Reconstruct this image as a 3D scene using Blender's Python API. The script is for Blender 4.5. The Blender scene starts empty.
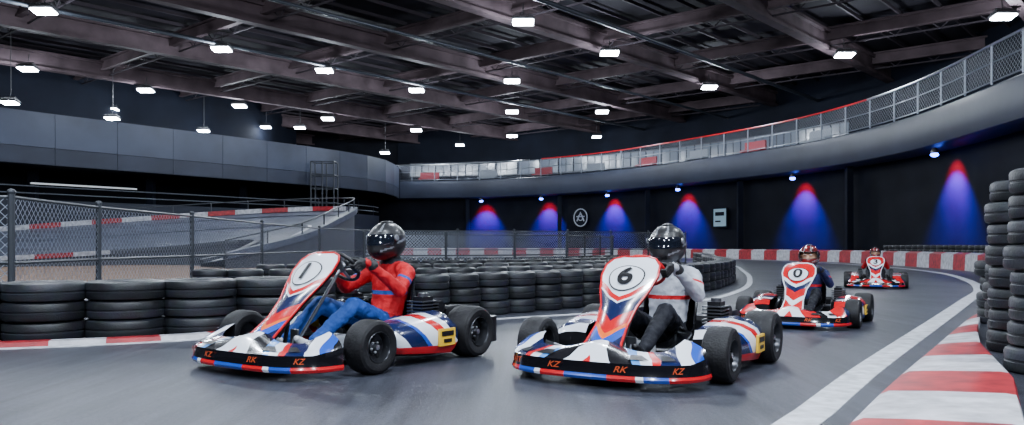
import bpy, bmesh, math, random
from mathutils import Vector, Matrix
random.seed(7)
scene=bpy.context.scene
COL=scene.collection

# ------------------------------------------------------------------ materials
def newmat(name):
    m=bpy.data.materials.new(name); m.use_nodes=True
    nt=m.node_tree; b=nt.nodes['Principled BSDF']
    return m,nt,b
def mat(name,col,rough=.5,metal=0,noise=0,nscale=8,bump=0,bscale=40,coat=0,emit=None,estr=0,col2=None,spec=None):
    m,nt,b=newmat(name); N=nt.nodes; L=nt.links
    b.inputs['Base Color'].default_value=(*col,1); b.inputs['Roughness'].default_value=rough
    b.inputs['Metallic'].default_value=metal
    if spec is not None: b.inputs['Specular IOR Level'].default_value=spec
    if coat: b.inputs['Coat Weight'].default_value=coat; b.inputs['Coat Roughness'].default_value=.08
    if emit: b.inputs['Emission Color'].default_value=(*emit,1); b.inputs['Emission Strength'].default_value=estr
    tc=N.new('ShaderNodeTexCoord')
    if noise or col2:
        n=N.new('ShaderNodeTexNoise'); n.inputs['Scale'].default_value=nscale; n.inputs['Detail'].default_value=5
        L.new(tc.outputs['Object'],n.inputs['Vector'])
        r=N.new('ShaderNodeValToRGB'); r.color_ramp.elements[0].position=.3; r.color_ramp.elements[1].position=.7
        c2=col2 or tuple(min(1,c*(1+noise)) for c in col)
        c1=col if col2 else tuple(c*(1-noise) for c in col)
        r.color_ramp.elements[0].color=(*c1,1); r.color_ramp.elements[1].color=(*c2,1)
        L.new(n.outputs['Fac'],r.inputs['Fac']); L.new(r.outputs['Color'],b.inputs['Base Color'])
    if bump:
        n=N.new('ShaderNodeTexNoise'); n.inputs['Scale'].default_value=bscale; n.inputs['Detail'].default_value=4
        L.new(tc.outputs['Object'],n.inputs['Vector'])
        bp=N.new('ShaderNodeBump'); bp.inputs['Strength'].default_value=bump; bp.inputs['Distance'].default_value=.02
        L.new(n.outputs['Fac'],bp.inputs['Height']); L.new(bp.outputs['Normal'],b.inputs['Normal'])
    return m
def livery(name,vec,v0,v1,stops,dist=.0,nscale=3,rough=.25):
    m,nt,b=newmat(name); N=nt.nodes; L=nt.links
    tc=N.new('ShaderNodeTexCoord'); d=N.new('ShaderNodeVectorMath'); d.operation='DOT_PRODUCT'
    sx=N.new('ShaderNodeSeparateXYZ'); L.new(tc.outputs['Object'],sx.inputs[0])
    ab=N.new('ShaderNodeMath'); ab.operation='ABSOLUTE'; L.new(sx.outputs[0],ab.inputs[0])
    cx=N.new('ShaderNodeCombineXYZ'); L.new(ab.outputs[0],cx.inputs[0]); L.new(sx.outputs[1],cx.inputs[1]); L.new(sx.outputs[2],cx.inputs[2])
    L.new(cx.outputs[0],d.inputs[0]); d.inputs[1].default_value=vec
    n=N.new('ShaderNodeTexNoise'); n.inputs['Scale'].default_value=nscale; n.inputs['Detail'].default_value=0
    L.new(cx.outputs[0],n.inputs['Vector'])
    n0=N.new('ShaderNodeMath'); n0.operation='SUBTRACT'; n0.inputs[1].default_value=.5; L.new(n.outputs['Fac'],n0.inputs[0])
    mu=N.new('ShaderNodeMath'); mu.operation='MULTIPLY_ADD'; mu.inputs[1].default_value=dist
    L.new(n0.outputs[0],mu.inputs[0]); L.new(d.outputs['Value'],mu.inputs[2])
    f=N.new('ShaderNodeMapRange'); f.inputs['From Min'].default_value=v0; f.inputs['From Max'].default_value=v1
    L.new(mu.outputs[0],f.inputs['Value'])
    r=N.new('ShaderNodeValToRGB'); cr_=r.color_ramp; cr_.interpolation='CONSTANT'
    cr_.elements[0].position=stops[0][0]; cr_.elements[0].color=(*stops[0][1],1)
    cr_.elements[1].position=stops[1][0]; cr_.elements[1].color=(*stops[1][1],1)
    for p,c in stops[2:]:
        e=cr_.elements.new(p); e.color=(*c,1)
    L.new(f.outputs['Result'],r.inputs['Fac']); L.new(r.outputs['Color'],b.inputs['Base Color'])
    b.inputs['Roughness'].default_value=rough; b.inputs['Coat Weight'].default_value=.6; b.inputs['Coat Roughness'].default_value=.08
    return m

WHITE=(.74,.78,.86); RED=(.56,.006,.012); BLUE=(.015,.07,.42); NAVY=(.006,.012,.06); BLK=(.006,.006,.008); ORG=(.80,.14,.02); CY=(.08,.28,.70); YEL=(.8,.48,.03)
M={}
M['rubber']=mat('tyre_rubber',(.008,.008,.010),.6,noise=.4,nscale=12,bump=.25,bscale=60,spec=.3)
M['steel']=mat('steel_dark',(.16,.17,.19),.35,.9)
M['galv']=mat('galvanised_steel',(.20,.22,.26),.45,.8)
M['fence_post']=mat('fence_post_paint',(.035,.04,.05),.45,.3)
M['alu']=mat('aluminium',(.55,.56,.6),.3,1)
M['black']=mat('black_plastic',(.006,.006,.008),.4,bump=.1,spec=.35)
M['blackgloss']=mat('black_gloss',(.005,.005,.007),.15,coat=.6)
M['white']=mat('white_plastic',WHITE,.3,coat=.4)
M['red']=mat('red_plastic',RED,.3,coat=.4)
M['blue']=mat('blue_plastic',BLUE,.3,coat=.4)
M['yellow']=mat('yellow_plastic',YEL,.3)
M['skin']=mat('skin',(.55,.30,.20),.5)

# ------------------------------------------------------------------ mesh builder
class MB:
    def __init__(s): s.v=[]; s.f=[]; s.m=[]
    def add(s,v,f,mi=0,T=None):
        o=len(s.v)
        if T is None: s.v+= [tuple(p) for p in v]
        else: s.v+=[tuple(T@Vector(p)) for p in v]
        s.f+=[tuple(i+o for i in q) for q in f]
        s.m+= (mi if isinstance(mi,list) else [mi]*len(f))
    def box(s,c,sz,mi=0,rot=None,bev=0):
        x,y,z=[a/2 for a in sz]
        T=Matrix.Translation(c)@(rot.to_4x4() if rot else Matrix())
        if bev==0:
            v=[(i*x,j*y,k*z) for i in(-1,1) for j in(-1,1) for k in(-1,1)]
            f=[(0,1,3,2),(4,6,7,5),(0,4,5,1),(2,3,7,6),(0,2,6,4),(1,5,7,3)]
        else:
            pts=[]
            for cx,cy,a0 in((1,1,0),(-1,1,90),(-1,-1,180),(1,-1,270)):
                for a in (0,45,90):
                    r=math.radians(a0+a); pts.append((cx*(x-bev)+bev*math.cos(r),cy*(y-bev)+bev*math.sin(r)))
            n=len(pts); v=[]
            for zz,k in((-z,1-bev/max(x,y)),(-z+bev,1),(z-bev,1),(z,1-bev/max(x,y))):
                v+=[(px*k,py*k,zz) for px,py in pts]
            f=[tuple(reversed(range(n))),tuple(range(3*n,4*n))]
            for r_ in range(3):
                for i in range(n): f.append((r_*n+i,r_*n+(i+1)%n,(r_+1)*n+(i+1)%n,(r_+1)*n+i))
        s.add(v,f,mi,T)
    def lathe(s,prof,seg=24,mi=0,T=None,closed=False):
        v=[];f=[];n=len(prof)
        for i in range(seg):
            a=2*math.pi*i/seg
            for r,z in prof: v.append((r*math.cos(a),r*math.sin(a),z))
        ms=[]
        for i in range(seg):
            j=(i+1)%seg
            for k in range(n if closed else n-1):
                k2=(k+1)%n
                f.append((i*n+k,j*n+k,j*n+k2,i*n+k2)); ms.append(mi[k] if isinstance(mi,list) else mi)
        s.add(v,f,ms,T)
    def tube(s,pts,r,seg=8,mi=0,closed=False,cap=True):
        pts=[Vector(p) for p in pts]; n=len(pts); v=[];f=[]
        rr=r if isinstance(r,(list,tuple)) else [r]*n
        up=None
        for i,p in enumerate(pts):
            if closed: d=pts[(i+1)%n]-pts[i-1]
            else: d=pts[min(i+1,n-1)]-pts[max(i-1,0)]
            d.normalize()
            if up is None:
                up=Vector((0,0,1)) if abs(d.z)<.9 else Vector((1,0,0))
            a=d.cross(up)
            if a.length<1e-4: a=d.orthogonal()
            a.normalize(); b=a.cross(d).normalized(); up=b
            for k in range(seg):
                t=2*math.pi*k/seg; v.append(p+(a*math.cos(t)+b*math.sin(t))*rr[i])
        for i in range(n if closed else n-1):
            j=(i+1)%n
            for k in range(seg):
                k2=(k+1)%seg; f.append((i*seg+k,i*seg+k2,j*seg+k2,j*seg+k))
        if cap and not closed:
            f.append(tuple(range(seg))); f.append(tuple(reversed(range((n-1)*seg,n*seg))))
        s.add(v,f,mi)
    def grid(s,rows,mi=0,closeu=False,fn=None):
        R=len(rows);C=len(rows[0]); v=[p for r in rows for p in r]; f=[];ms=[]
        for i in range(R-1):
            for k in range(C if closeu else C-1):
                k2=(k+1)%C
                f.append((i*C+k,i*C+k2,(i+1)*C+k2,(i+1)*C+k)); ms.append(fn(i,k) if fn else mi)
        s.add(v,f,ms)
    def capsule(s,a,b,ra,rb,mi=0,seg=16):
        a=Vector(a);b=Vector(b);d=b-a;L=d.length; q=Vector((0,0,1)).rotation_difference(d.normalized()) if L>1e-6 else Matrix().to_quaternion()
        prof=[]
        for i in range(0,6): t=math.pi/2*i/5; prof.append((max(ra*math.sin(t),1e-4),-ra*math.cos(t)))
        for i in range(0,6): t=math.pi/2*i/5; prof.append((max(rb*math.cos(t),1e-4),L+rb*math.sin(t)))
        T=Matrix.Translation(a)@q.to_matrix().to_4x4()
        n=len(prof)
        o=len(s.v)
        s.lathe(prof,seg,mi,T)
        s.f.append(tuple(o+i*n for i in reversed(range(seg)))); s.m.append(mi)
        s.f.append(tuple(o+i*n+n-1 for i in range(seg))); s.m.append(mi)
    def ell(s,c,r,mi=0,seg=16,rings=10,rot=None):
        T=Matrix.Translation(c)@(rot.to_4x4() if rot else Matrix())@Matrix.Diagonal((*r,1))
        prof=[(max(1e-3,math.sin(math.pi*i/rings)),-math.cos(math.pi*i/rings)) for i in range(rings+1)]
        s.lathe(prof,seg,mi,T)
    def mesh(s,name,mats,smooth=35,recalc=True):
        me=bpy.data.meshes.new(name); me.from_pydata(s.v,[],s.f)
        for m in mats: me.materials.append(m)
        me.polygons.foreach_set('material_index',s.m)
        me.update()
        if recalc:
            bm=bmesh.new(); bm.from_mesh(me); bmesh.ops.recalc_face_normals(bm,faces=bm.faces); bm.to_mesh(me); bm.free()
        if smooth:
            me.polygons.foreach_set('use_smooth',[True]*len(me.polygons))
            me.set_sharp_from_angle(angle=math.radians(smooth))
        return me
    def obj(s,name,mats,parent=None,smooth=35,loc=(0,0,0),recalc=True):
        return link(name,s.mesh(name,mats,smooth,recalc),parent,loc)
def link(name,me,parent=None,loc=(0,0,0)):
    o=bpy.data.objects.new(name,me); COL.objects.link(o); o.location=loc
    if parent: o.parent=parent
    return o
def empty(name,loc=(0,0,0),rz=0,sc=1):
    e=bpy.data.objects.new(name,None); COL.objects.link(e); e.location=loc; e.rotation_euler=(0,0,rz); e.scale=(sc,)*3
    e.empty_display_size=.2
    return e
def cr(pts,n=8):
    P=[Vector(p) for p in pts]; P=[2*P[0]-P[1]]+P+[2*P[-1]-P[-2]]; out=[]
    for i in range(1,len(P)-2):
        for k in range(n):
            t=k/n; a,b,c,d=P[i-1:i+3]
            out.append(.5*((2*b)+(c-a)*t+(2*a-5*b+4*c-d)*t*t+(3*b-a-3*c+d)*t**3))
    out.append(P[-2]); return out
def resample(pts,step):
    P=[Vector(p) for p in pts]; L=[0]
    for a,b in zip(P,P[1:]): L.append(L[-1]+(b-a).length)
    n=max(1,round(L[-1]/step)); out=[];j=0
    for i in range(n+1):
        d=L[-1]*i/n
        while j<len(L)-2 and L[j+1]<d: j+=1
        t=(d-L[j])/max(1e-9,L[j+1]-L[j]); out.append(P[j].lerp(P[j+1],min(1,t)))
    return out
def normals(P,side=1):
    out=[]
    for i in range(len(P)):
        d=P[min(i+1,len(P)-1)]-P[max(i-1,0)]; n=Vector((d.y,-d.x,0)).normalized()*side; out.append(n)
    return out
def sweep(mb,P,sec,side=1,mi=0,fn=None,closed=False,wfn=None):
    N=normals(P,side)
    rows=[[tuple(Vector((p.x,p.y,p.z))+n*(o*(wfn(p) if wfn else 1))+Vector((0,0,z))) for o,z in sec] for p,n in zip(P,N)]
    mb.grid(rows,mi,closeu=closed,fn=fn)
def V3(l): return [Vector((a[0],a[1],a[2] if len(a)>2 else 0)) for a in l]

# ------------------------------------------------------------------ floor
def asphalt():
    m,nt,b=newmat('asphalt'); N=nt.nodes;L=nt.links
    tc=N.new('ShaderNodeTexCoord')
    n1=N.new('ShaderNodeTexNoise'); n1.inputs['Scale'].default_value=38; n1.inputs['Detail'].default_value=8; n1.inputs['Roughness'].default_value=.75
    n2=N.new('ShaderNodeTexNoise'); n2.inputs['Scale'].default_value=.6; n2.inputs['Detail'].default_value=5
    mp=N.new('ShaderNodeMapping'); mp.inputs['Rotation'].default_value=(0,0,math.radians(48)); mp.inputs['Scale'].default_value=(3.4,.16,1)
    n3=N.new('ShaderNodeTexNoise'); n3.inputs['Scale'].default_value=2.4; n3.inputs['Detail'].default_value=8; n3.inputs['Roughness'].default_value=.65
    L.new(tc.outputs['Object'],n1.inputs['Vector']);L.new(tc.outputs['Object'],n2.inputs['Vector']);L.new(tc.outputs['Object'],mp.inputs['Vector']);L.new(mp.outputs[0],n3.inputs['Vector'])
    r=N.new('ShaderNodeValToRGB'); r.color_ramp.elements[0].position=.39; r.color_ramp.elements[1].position=.61
    r.color_ramp.elements[0].color=(.014,.016,.023,1); r.color_ramp.elements[1].color=(.054,.059,.078,1)
    a=N.new('ShaderNodeMath'); a.operation='MULTIPLY_ADD'; a.inputs[1].default_value=.4; L.new(n2.outputs['Fac'],a.inputs[0])
    a2=N.new('ShaderNodeMath'); a2.operation='MULTIPLY'; a2.inputs[1].default_value=.6; L.new(n3.outputs['Fac'],a2.inputs[0]); L.new(a2.outputs[0],a.inputs[2])
    L.new(a.outputs[0],r.inputs['Fac'])
    r2=N.new('ShaderNodeValToRGB'); r2.color_ramp.elements[0].position=.36; r2.color_ramp.elements[1].position=.64; L.new(n1.outputs['Fac'],r2.inputs['Fac'])
    mx=N.new('ShaderNodeMixRGB'); mx.blend_type='OVERLAY'; mx.inputs[0].default_value=.55
    L.new(r.outputs[0],mx.inputs[1]); L.new(r2.outputs[0],mx.inputs[2]); L.new(mx.outputs[0],b.inputs['Base Color'])
    b.inputs['Roughness'].default_value=.40; b.inputs['Specular IOR Level'].default_value=.22
    bp=N.new('ShaderNodeBump'); bp.inputs['Strength'].default_value=.5; bp.inputs['Distance'].default_value=.01
    L.new(n1.outputs['Fac'],bp.inputs['Height']); L.new(bp.outputs[0],b.inputs['Normal'])
    return m
M['asphalt']=asphalt()
mb=MB(); mb.box((0,40,-.15),(160,180,.3)); mb.obj('floor',[M['asphalt']],smooth=0)
M['paint_w']=mat('white_line_paint',(.48,.50,.55),.5,noise=.35,nscale=8)
M['paint_r']=mat('red_curb_paint',(.31,.010,.018),.5,noise=.45,nscale=6)
M['curb_w']=mat('white_curb_paint',(.45,.45,.49),.5,noise=.35,nscale=6)
M['gravel']=mat('gravel_tan',(.20,.12,.08),.8,noise=.4,nscale=3,bump=.6,bscale=20)

rl=resample(cr(V3([(-1.0,.9),(.25,2.6),(1.58,4.44),(2.84,6.4),(5.70,10.67),(8.25,14.5),(10.4,17.8),(13,22.9),(15.6,29.6),(17.2,38),(17.2,48),(14,57.5),(8,66),(-3,72),(-12,73)]),8),.8)
mb=MB(); sweep(mb,rl,[(-.11,.0),(-.11,.006),(.11,.006),(.11,0)]); mb.obj('track_edge_line',[M['paint_w']],smooth=0)
ll=resample(cr(V3([(-9,6.9),(-5.2,7.6),(-3.4,8.4),(-1.8,9.5),(-.2,10.8),(1.5,12.0),(3.5,14.5),(5.1,17.8),(6.6,22.2),(8.6,29.6),(11.2,42),(10,52),(4,60),(-6,64)]),8),.8)
mb=MB(); sweep(mb,ll,[(-.07,.0),(-.07,.006),(.07,.006),(.07,0)]); mb.obj('track_edge_line',[M['paint_w']],smooth=0)

cp=resample(cr(V3([(-1.3,-.5),(-.3,1.0),(.65,2.5),(1.87,4.44),(3.16,6.4),(5.9,10.39),(6.7,11.5)]),10),.25)
def cw(p):
    K=[(0,.85),(4.5,.85),(6.0,.76),(7.0,.56),(7.8,.40),(9,.26),(10.4,.16),(12,.1)]
    for (a,wa),(b,wb) in zip(K,K[1:]):
        if p.y<=b: return wa+(wb-wa)*max(0,(p.y-a))/(b-a)
    return .1
mb=MB(); sweep(mb,cp,[(0,0),(.07,.03),(.4,.055),(.9,.08),(.97,.075),(1,0)],side=1,fn=lambda i,k:(i//4)%2,wfn=cw)
mb.obj('racing_curb',[M['curb_w'],M['paint_r']],smooth=40)
cp=resample(cr(V3([(-11,6.9),(-7.2,7.25),(-5.2,7.75),(-3.75,8.35),(-2.9,9.0)]),10),.25)
mb=MB(); sweep(mb,cp,[(-.1,0),(-.1,.05),(.08,.05),(.1,0)],fn=lambda i,k:0 if (i//2)%2 else 1)
mb.obj('racing_curb',[M['curb_w'],M['paint_r']],smooth=0)
fb=resample(cr(V3([(13.0,19.5),(15.4,24.2),(17.5,29.6),(18.9,38),(19.0,48),(16,58),(11,67),(3,74),(-8,77),(-14,77)]),10),.35)
mb=MB(); sweep(mb,fb,[(-.25,0),(-.22,.62),(0,.7),(.2,.66),(.25,0)],side=1,fn=lambda i,k:(i//4)%2)
mb.obj('safety_barrier_wall',[M['curb_w'],M['paint_r']],smooth=40)

# ------------------------------------------------------------------ tyre barriers
def tireprof(R,H):
    return [(.60*R,.10*H),(.68*R,.01*H),(.88*R,.0),(.97*R,.08*H),(R,.2*H),(R,.42*H),(.975*R,.45*H),(.975*R,.52*H),(R,.55*H),(R,.8*H),(.97*R,.92*H),(.88*R,H),(.68*R,.99*H),(.60*R,.9*H),(.72*R,.5*H)]
def rub_island():
    m,nt,b=newmat('stacked_tyre_rubber'); N=nt.nodes;L=nt.links
    g=N.new('ShaderNodeNewGeometry'); r=N.new('ShaderNodeValToRGB')
    r.color_ramp.elements[0].color=(.007,.008,.011,1); r.color_ramp.elements[1].color=(.026,.029,.038,1)
    L.new(g.outputs['Random Per Island'],r.inputs['Fac'])
    tc=N.new('ShaderNodeTexCoord'); n=N.new('ShaderNodeTexNoise'); n.inputs['Scale'].default_value=9
    L.new(tc.outputs['Object'],n.inputs['Vector'])
    mx=N.new('ShaderNodeMixRGB'); mx.blend_type='MULTIPLY'; mx.inputs[0].default_value=.6
    L.new(r.outputs[0],mx.inputs[1]); L.new(n.outputs['Color'],mx.inputs[2]); 
    L.new(mx.outputs[0],b.inputs['Base Color']); b.inputs['Roughness'].default_value=.45; b.inputs['Specular IOR Level'].default_value=.4
    n2=N.new('ShaderNodeTexNoise'); n2.inputs['Scale'].default_value=50; L.new(tc.outputs['Object'],n2.inputs['Vector'])
    bp=N.new('ShaderNodeBump'); bp.inputs['Strength'].default_value=.3; bp.inputs['Distance'].default_value=.01
    L.new(n2.outputs['Fac'],bp.inputs['Height']); L.new(bp.outputs[0],b.inputs['Normal'])
    return m
M['stack']=rub_island()
def stack(mb,x,y,n,R,H,seg=24,jit=.02):
    for k in range(n):
        T=Matrix.Translation((x+random.uniform(-jit,jit),y+random.uniform(-jit,jit),k*H+.001))@Matrix.Rotation(random.random()*6,4,'Z')
        mb.lathe(tireprof(R*random.uniform(.97,1.0),H*.99),seg,0,T,closed=True)
lp=cr(V3([(-11,7.5),(-9,7.65),(-7,8.0),(-5.1,8.45),(-3.7,9.05),(-2.3,9.95),(-.4,11.6),(1.25,13.3),(3.2,16),(4.6,18.6),(5.7,21.5),(6.6,25),(7.4,30),(8.8,36),(10,43)]),10)
mb=MB()
i0=next(i for i,p in enumerate(lp) if p.x>-3.0)
for p in resample(lp[:i0+1],.80): stack(mb,p.x,p.y,3,.415,.205,36,.01)
for p in resample(lp[i0:],.56)[1:]: stack(mb,p.x,p.y,3,.285,.2,24)
mb.obj('tire_barrier',[M['stack']],smooth=35)
mb=MB()
for row in ([(-5,13.2),(-1.5,14),(1.5,16.5),(3.0,19)],[(-5,16.5),(-1,17.6),(2,20.5),(3.8,24)],[(-5.2,21),(0,22.5),(3.5,27),(5,31)],[(-5.2,26),(0,27.5),(4,32)]):
    for p in resample(cr(V3(row),6),.62): stack(mb,p.x,p.y,3,.29,.2,16,.04)
mb.obj('tire_pile_infield',[M['stack']],smooth=35)
mb=MB()
for x,y,n in [(4.22,6.25,8),(4.80,7.5,8),(5.44,8.6,5),(6.28,10.2,4),(7.0,11.2,4),(7.7,12.2,4),(8.4,13.3,4),(9.1,14.4,4),(9.9,15.6,4),(10.7,16.8,4),(11.55,18.15,4),(4.95,6.45,8),(5.55,7.55,8),(6.25,8.9,5)]:
    stack(mb,x,y,n,.31,.2,32,.035)
mb.obj('tire_stack_wall',[M['stack']],smooth=35)
mb=MB()
bp_=resample(cr(V3([(14.6,19.5),(17,24.2),(19.0,29.6),(20.1,36),(20.3,43)]),10),.62)
for p in bp_: stack(mb,p.x,p.y,5,.3,.2,14,.03)
mb.obj('tire_barrier',[M['stack']],smooth=35)

# ------------------------------------------------------------------ chain link
def chainlink(name,scale,col,w=.10):
    m,nt,b=newmat(name); N=nt.nodes;L=nt.links
    uv=N.new('ShaderNodeUVMap'); s=N.new('ShaderNodeSeparateXYZ'); L.new(uv.outputs[0],s.inputs[0])
    outs=[]
    for op in('ADD','SUBTRACT'):
        a=N.new('ShaderNodeMath');a.operation=op;L.new(s.outputs[0],a.inputs[0]);L.new(s.outputs[1],a.inputs[1])
        q=N.new('ShaderNodeMath');q.operation='MULTIPLY';q.inputs[1].default_value=scale;L.new(a.outputs[0],q.inputs[0])
        f=N.new('ShaderNodeMath');f.operation='FRACT';L.new(q.outputs[0],f.inputs[0])
        l=N.new('ShaderNodeMath');l.operation='LESS_THAN';l.inputs[1].default_value=w;L.new(f.outputs[0],l.inputs[0]); outs.append(l)
    mx=N.new('ShaderNodeMath');mx.operation='MAXIMUM';L.new(outs[0].outputs[0],mx.inputs[0]);L.new(outs[1].outputs[0],mx.inputs[1])
    L.new(mx.outputs[0],b.inputs['Alpha']); b.inputs['Base Color'].default_value=(*col,1); b.inputs['Metallic'].default_value=.6; b.inputs['Roughness'].default_value=.4
    return m
M['link']=chainlink('chain_link_wire',9,(.30,.33,.40),.12)
M['link2']=chainlink('balcony_mesh',4,(.12,.13,.16),.08)
def fencemesh(name,P,z0,z1,m,parent):
    v=[];f=[];uv=[];L=0
    for i,p in enumerate(P):
        if i: L+=(p-P[i-1]).length
        v+= [(p.x,p.y,p.z+z0),(p.x,p.y,p.z+z1)]; uv+=[(L,z0),(L,z1)]
    for i in range(len(P)-1): f.append((2*i,2*i+2,2*i+3,2*i+1))
    me=bpy.data.meshes.new(name); me.from_pydata(v,[],f); l=me.uv_layers.new(name='UVMap')
    for poly in me.polygons:
        for li,vi in zip(poly.loop_indices,poly.vertices): l.data[li].uv=uv[vi]
    me.materials.append(m); return link(name,me,parent)
def fence(pts,h,step=None):
    e=empty('chain_link_fence'); P=V3(pts); posts=P if not step else resample(P,step)
    mb=MB()
    for p in posts:
        mb.tube([p,p+Vector((0,0,h+.03))],.04,10); mb.ell(p+Vector((0,0,h+.04)),(.05,.05,.04),seg=8,rings=6); mb.box(p+Vector((0,0,.01)),(.16,.16,.02))
    for z in(h-.02,h*.5,.08): mb.tube([p+Vector((0,0,z)) for p in posts],.02,8)
    mb.obj('posts_and_rails',[M['fence_post']],e)
    fencemesh('wire_mesh',posts,.05,h,M['link'],e)
fence([(-11.5,8.35),(-8.5,8.8),(-5.85,9.35),(-6.15,11.9),(-6.2,15.5),(-6.5,20.8),(-6.5,27),(-5,32.5)],1.58)
fence([(-4.6,32.5),(-1,33.5),(3,34.8),(6.5,37.5),(9.0,41.5)],1.6,2.3)
fence([(-4.5,24.4),(-1,25.3),(1.8,27.6),(3.9,33.5),(4.4,35)],1.35,2.4)

mb=MB(); mb.add([(-30,18,.012),(-8,14,.012),(-8.2,34,.012),(-28,46,.012)],[(0,1,2,3)]); mb.obj('gravel_trap',[M['gravel']],smooth=0)

# ------------------------------------------------------------------ banked ramp
M['ramp']=mat('ramp_surface',(.075,.085,.12),.5,noise=.25,nscale=1.5,spec=.3)
O=cr(V3([(-46,36,.4),(-34,43.5,1.3),(-26,47,2.1),(-18,50,2.85),(-13,51,3.15),(-10.2,49.5,3.1),(-9,45.5,2.8),(-9,41,2.1),(-9.8,37,1.2),(-12,33.5,.4)]),6)
I=cr(V3([(-36,26,.05),(-29,31.5,.1),(-23,36,.3),(-18,40.5,.7),(-15.5,42.5,1.0),(-14,42.6,1.1),(-13.3,41.8,1.05),(-13.2,40.4,.85),(-13.4,38.6,.5),(-14.2,36.5,.15)]),6)
e=empty('banked_ramp_track')
M['rampside']=mat('ramp_side',(.05,.055,.07),.6)
mb=MB(); rows=[[tuple(a.lerp(b,t)) for t in(0,.15,.3,.45,.6,.75,.9,1)] for a,b in zip(I,O)]
mb.grid(rows); 
mb.grid([[tuple(b),(b.x,b.y,0)] for b in O],1)
mb.grid([[tuple(b),(b.x,b.y,0)] for b in I],1)
mb.obj('deck',[M['ramp'],M['rampside']],e,smooth=60)
mb=MB(); Q=resample(O,.8); nO=int(len(Q)*.72)
sweep(mb,Q[:nO],[(-.18,0),(-.18,.28),(.18,.28),(.18,0)],fn=lambda i,k:(i//2)%2); mb.obj('outer_curb',[M['curb_w'],M['paint_r']],e,smooth=0)
mb=MB(); sweep(mb,Q[nO-1:],[(-.18,0),(-.18,.28),(.18,.28),(.18,0)]); mb.obj('outer_kerb_grey',[M['ramp']],e,smooth=0)
mb=MB(); Q=resample(I,.8); nI=int(len(Q)*.62)
sweep(mb,Q[:nI],[(-.15,0),(-.15,.2),(.15,.2),(.15,0)],fn=lambda i,k:(i//2)%2); mb.obj('inner_curb',[M['curb_w'],M['paint_r']],e,smooth=0)
mb=MB(); sweep(mb,Q[nI-1:],[(-.15,0),(-.15,.2),(.15,.2),(.15,0)]); mb.obj('inner_kerb_grey',[M['rampside']],e,smooth=0)
for t,nm in((.52,'lane_line'),(.84,'lane_line_outer')):
    mid=[a.lerp(b,t) for a,b in zip(I,O)]
    mb=MB(); sweep(mb,[q+Vector((0,0,.03)) for q in mid],[(-.1,0),(.1,0)]); mb.obj(nm,[M['paint_w']],e,smooth=0)
mb=MB()
mb.tube([q+Vector((0,0,.8)) for q in O],.035,6)
for q in resample(O,2.2): mb.tube([q,q+Vector((0,0,.82))],.035,6)
mb.obj('guard_rail',[M['fence_post']],e)

# ------------------------------------------------------------------ building shell
M['wallblk']=mat('wall_black',(.006,.007,.011),.7,noise=.3,nscale=.6,spec=.08)
M['walldark']=mat('wall_dark_blue',(.005,.0065,.012),.7,noise=.3,nscale=.4,spec=.08)
M['panel']=mat('wall_panel_grey',(.042,.052,.084),.4,noise=.3,nscale=.3,spec=.3)
M['fascia']=mat('balcony_fascia',(.026,.031,.050),.45,noise=.2,nscale=.5,spec=.25)
M['ceil']=mat('roof_deck',(.012,.011,.015),.8,noise=.4,nscale=.5,spec=.08)
M['beam']=mat('roof_beam_paint',(.056,.040,.045),.7,noise=.4,nscale=.7,spec=.12)
M['beam2']=mat('roof_purlin_paint',(.028,.023,.028),.7,spec=.1)
M['duct']=mat('duct_metal',(.03,.035,.045),.45,.5)

ZC=15.2
mb=MB(); mb.box((0,40,ZC+.25),(160,180,.3)); mb.obj('ceiling',[M['ceil']],smooth=0)
mz=resample(cr(V3([(15.5,-14),(17.5,4),(19.3,20),(20.5,32),(21.5,44.4),(19.7,54.8),(15.2,64.5),(8.3,75.5),(-1.3,84),(-8,86.5),(-16,88)]),8),1.6)
e=empty('balcony_mezzanine')
mb=MB(); sweep(mb,mz,[(12,6.0),(.25,6.0),(.0,6.12),(-.12,6.6),(-.12,7.5),(0,7.86),(.12,7.95),(12,7.95)],side=1)
mb.obj('fascia_and_slab',[M['fascia']],e,smooth=30)
N=normals(mz,1)
rail=[p+n*.05+Vector((0,0,7.95)) for p,n in zip(mz,N)]
mb=MB()
for q in resample(rail,2.6): mb.tube([q,q+Vector((0,0,1.75))],.05,6)
for z in(.12,.95): mb.tube([q+Vector((0,0,z)) for q in rail],.03,6)
ir=next(i for i,p in enumerate(rail) if p.y>47); ir2=next(i for i,p in enumerate(rail) if p.x<2 and p.y>60)
mb.tube([q+Vector((0,0,1.75)) for q in rail[:ir+1]],.06,8,2)
mb.tube([q+Vector((0,0,1.75)) for q in rail[ir:ir2]],.05,8,1)
mb.tube([q+Vector((0,0,1.75)) for q in rail[ir2:]],.06,8,2)
mb.obj('railing',[M['galv'],M['red'],M['alu']],e)
fencemesh('railing_mesh',rail,.1,1.7,M['link2'],e)
def wallsweep(name,P,off,z0,z1,m,side=1,th=.25):
    mb=MB(); sweep(mb,P,[(off,z0),(off,z1),(off+th,z1),(off+th,z0)],side=side,closed=True); return mb.obj(name,[m],smooth=20)
wallsweep('wall_right_lower',mz,1.5,0,6.0,M['wallblk'])
wallsweep('wall_right_upper',mz,11,7.95,ZC+.1,M['walldark'])
lw=resample(cr(V3([(-58,-14),(-49,22),(-31,48),(-14,72.7),(-12,88)]),8),2)
wallsweep('wall_left_lower',lw,6,0,6.0,M['wallblk'],side=-1)
wallsweep('wall_left_upper',lw,12,6,ZC+.1,M['walldark'],side=-1)
mb=MB(); mb.box((0,100,7.6),(90,.3,15.2)); mb.obj('wall_back',[M['wallblk']],smooth=0)
mb=MB(); mb.box((-18,-14.2,7.6),(84,.3,15.2)); mb.obj('wall_front',[M['walldark']],smooth=0)
e=empty('wall_panel_band')
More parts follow.
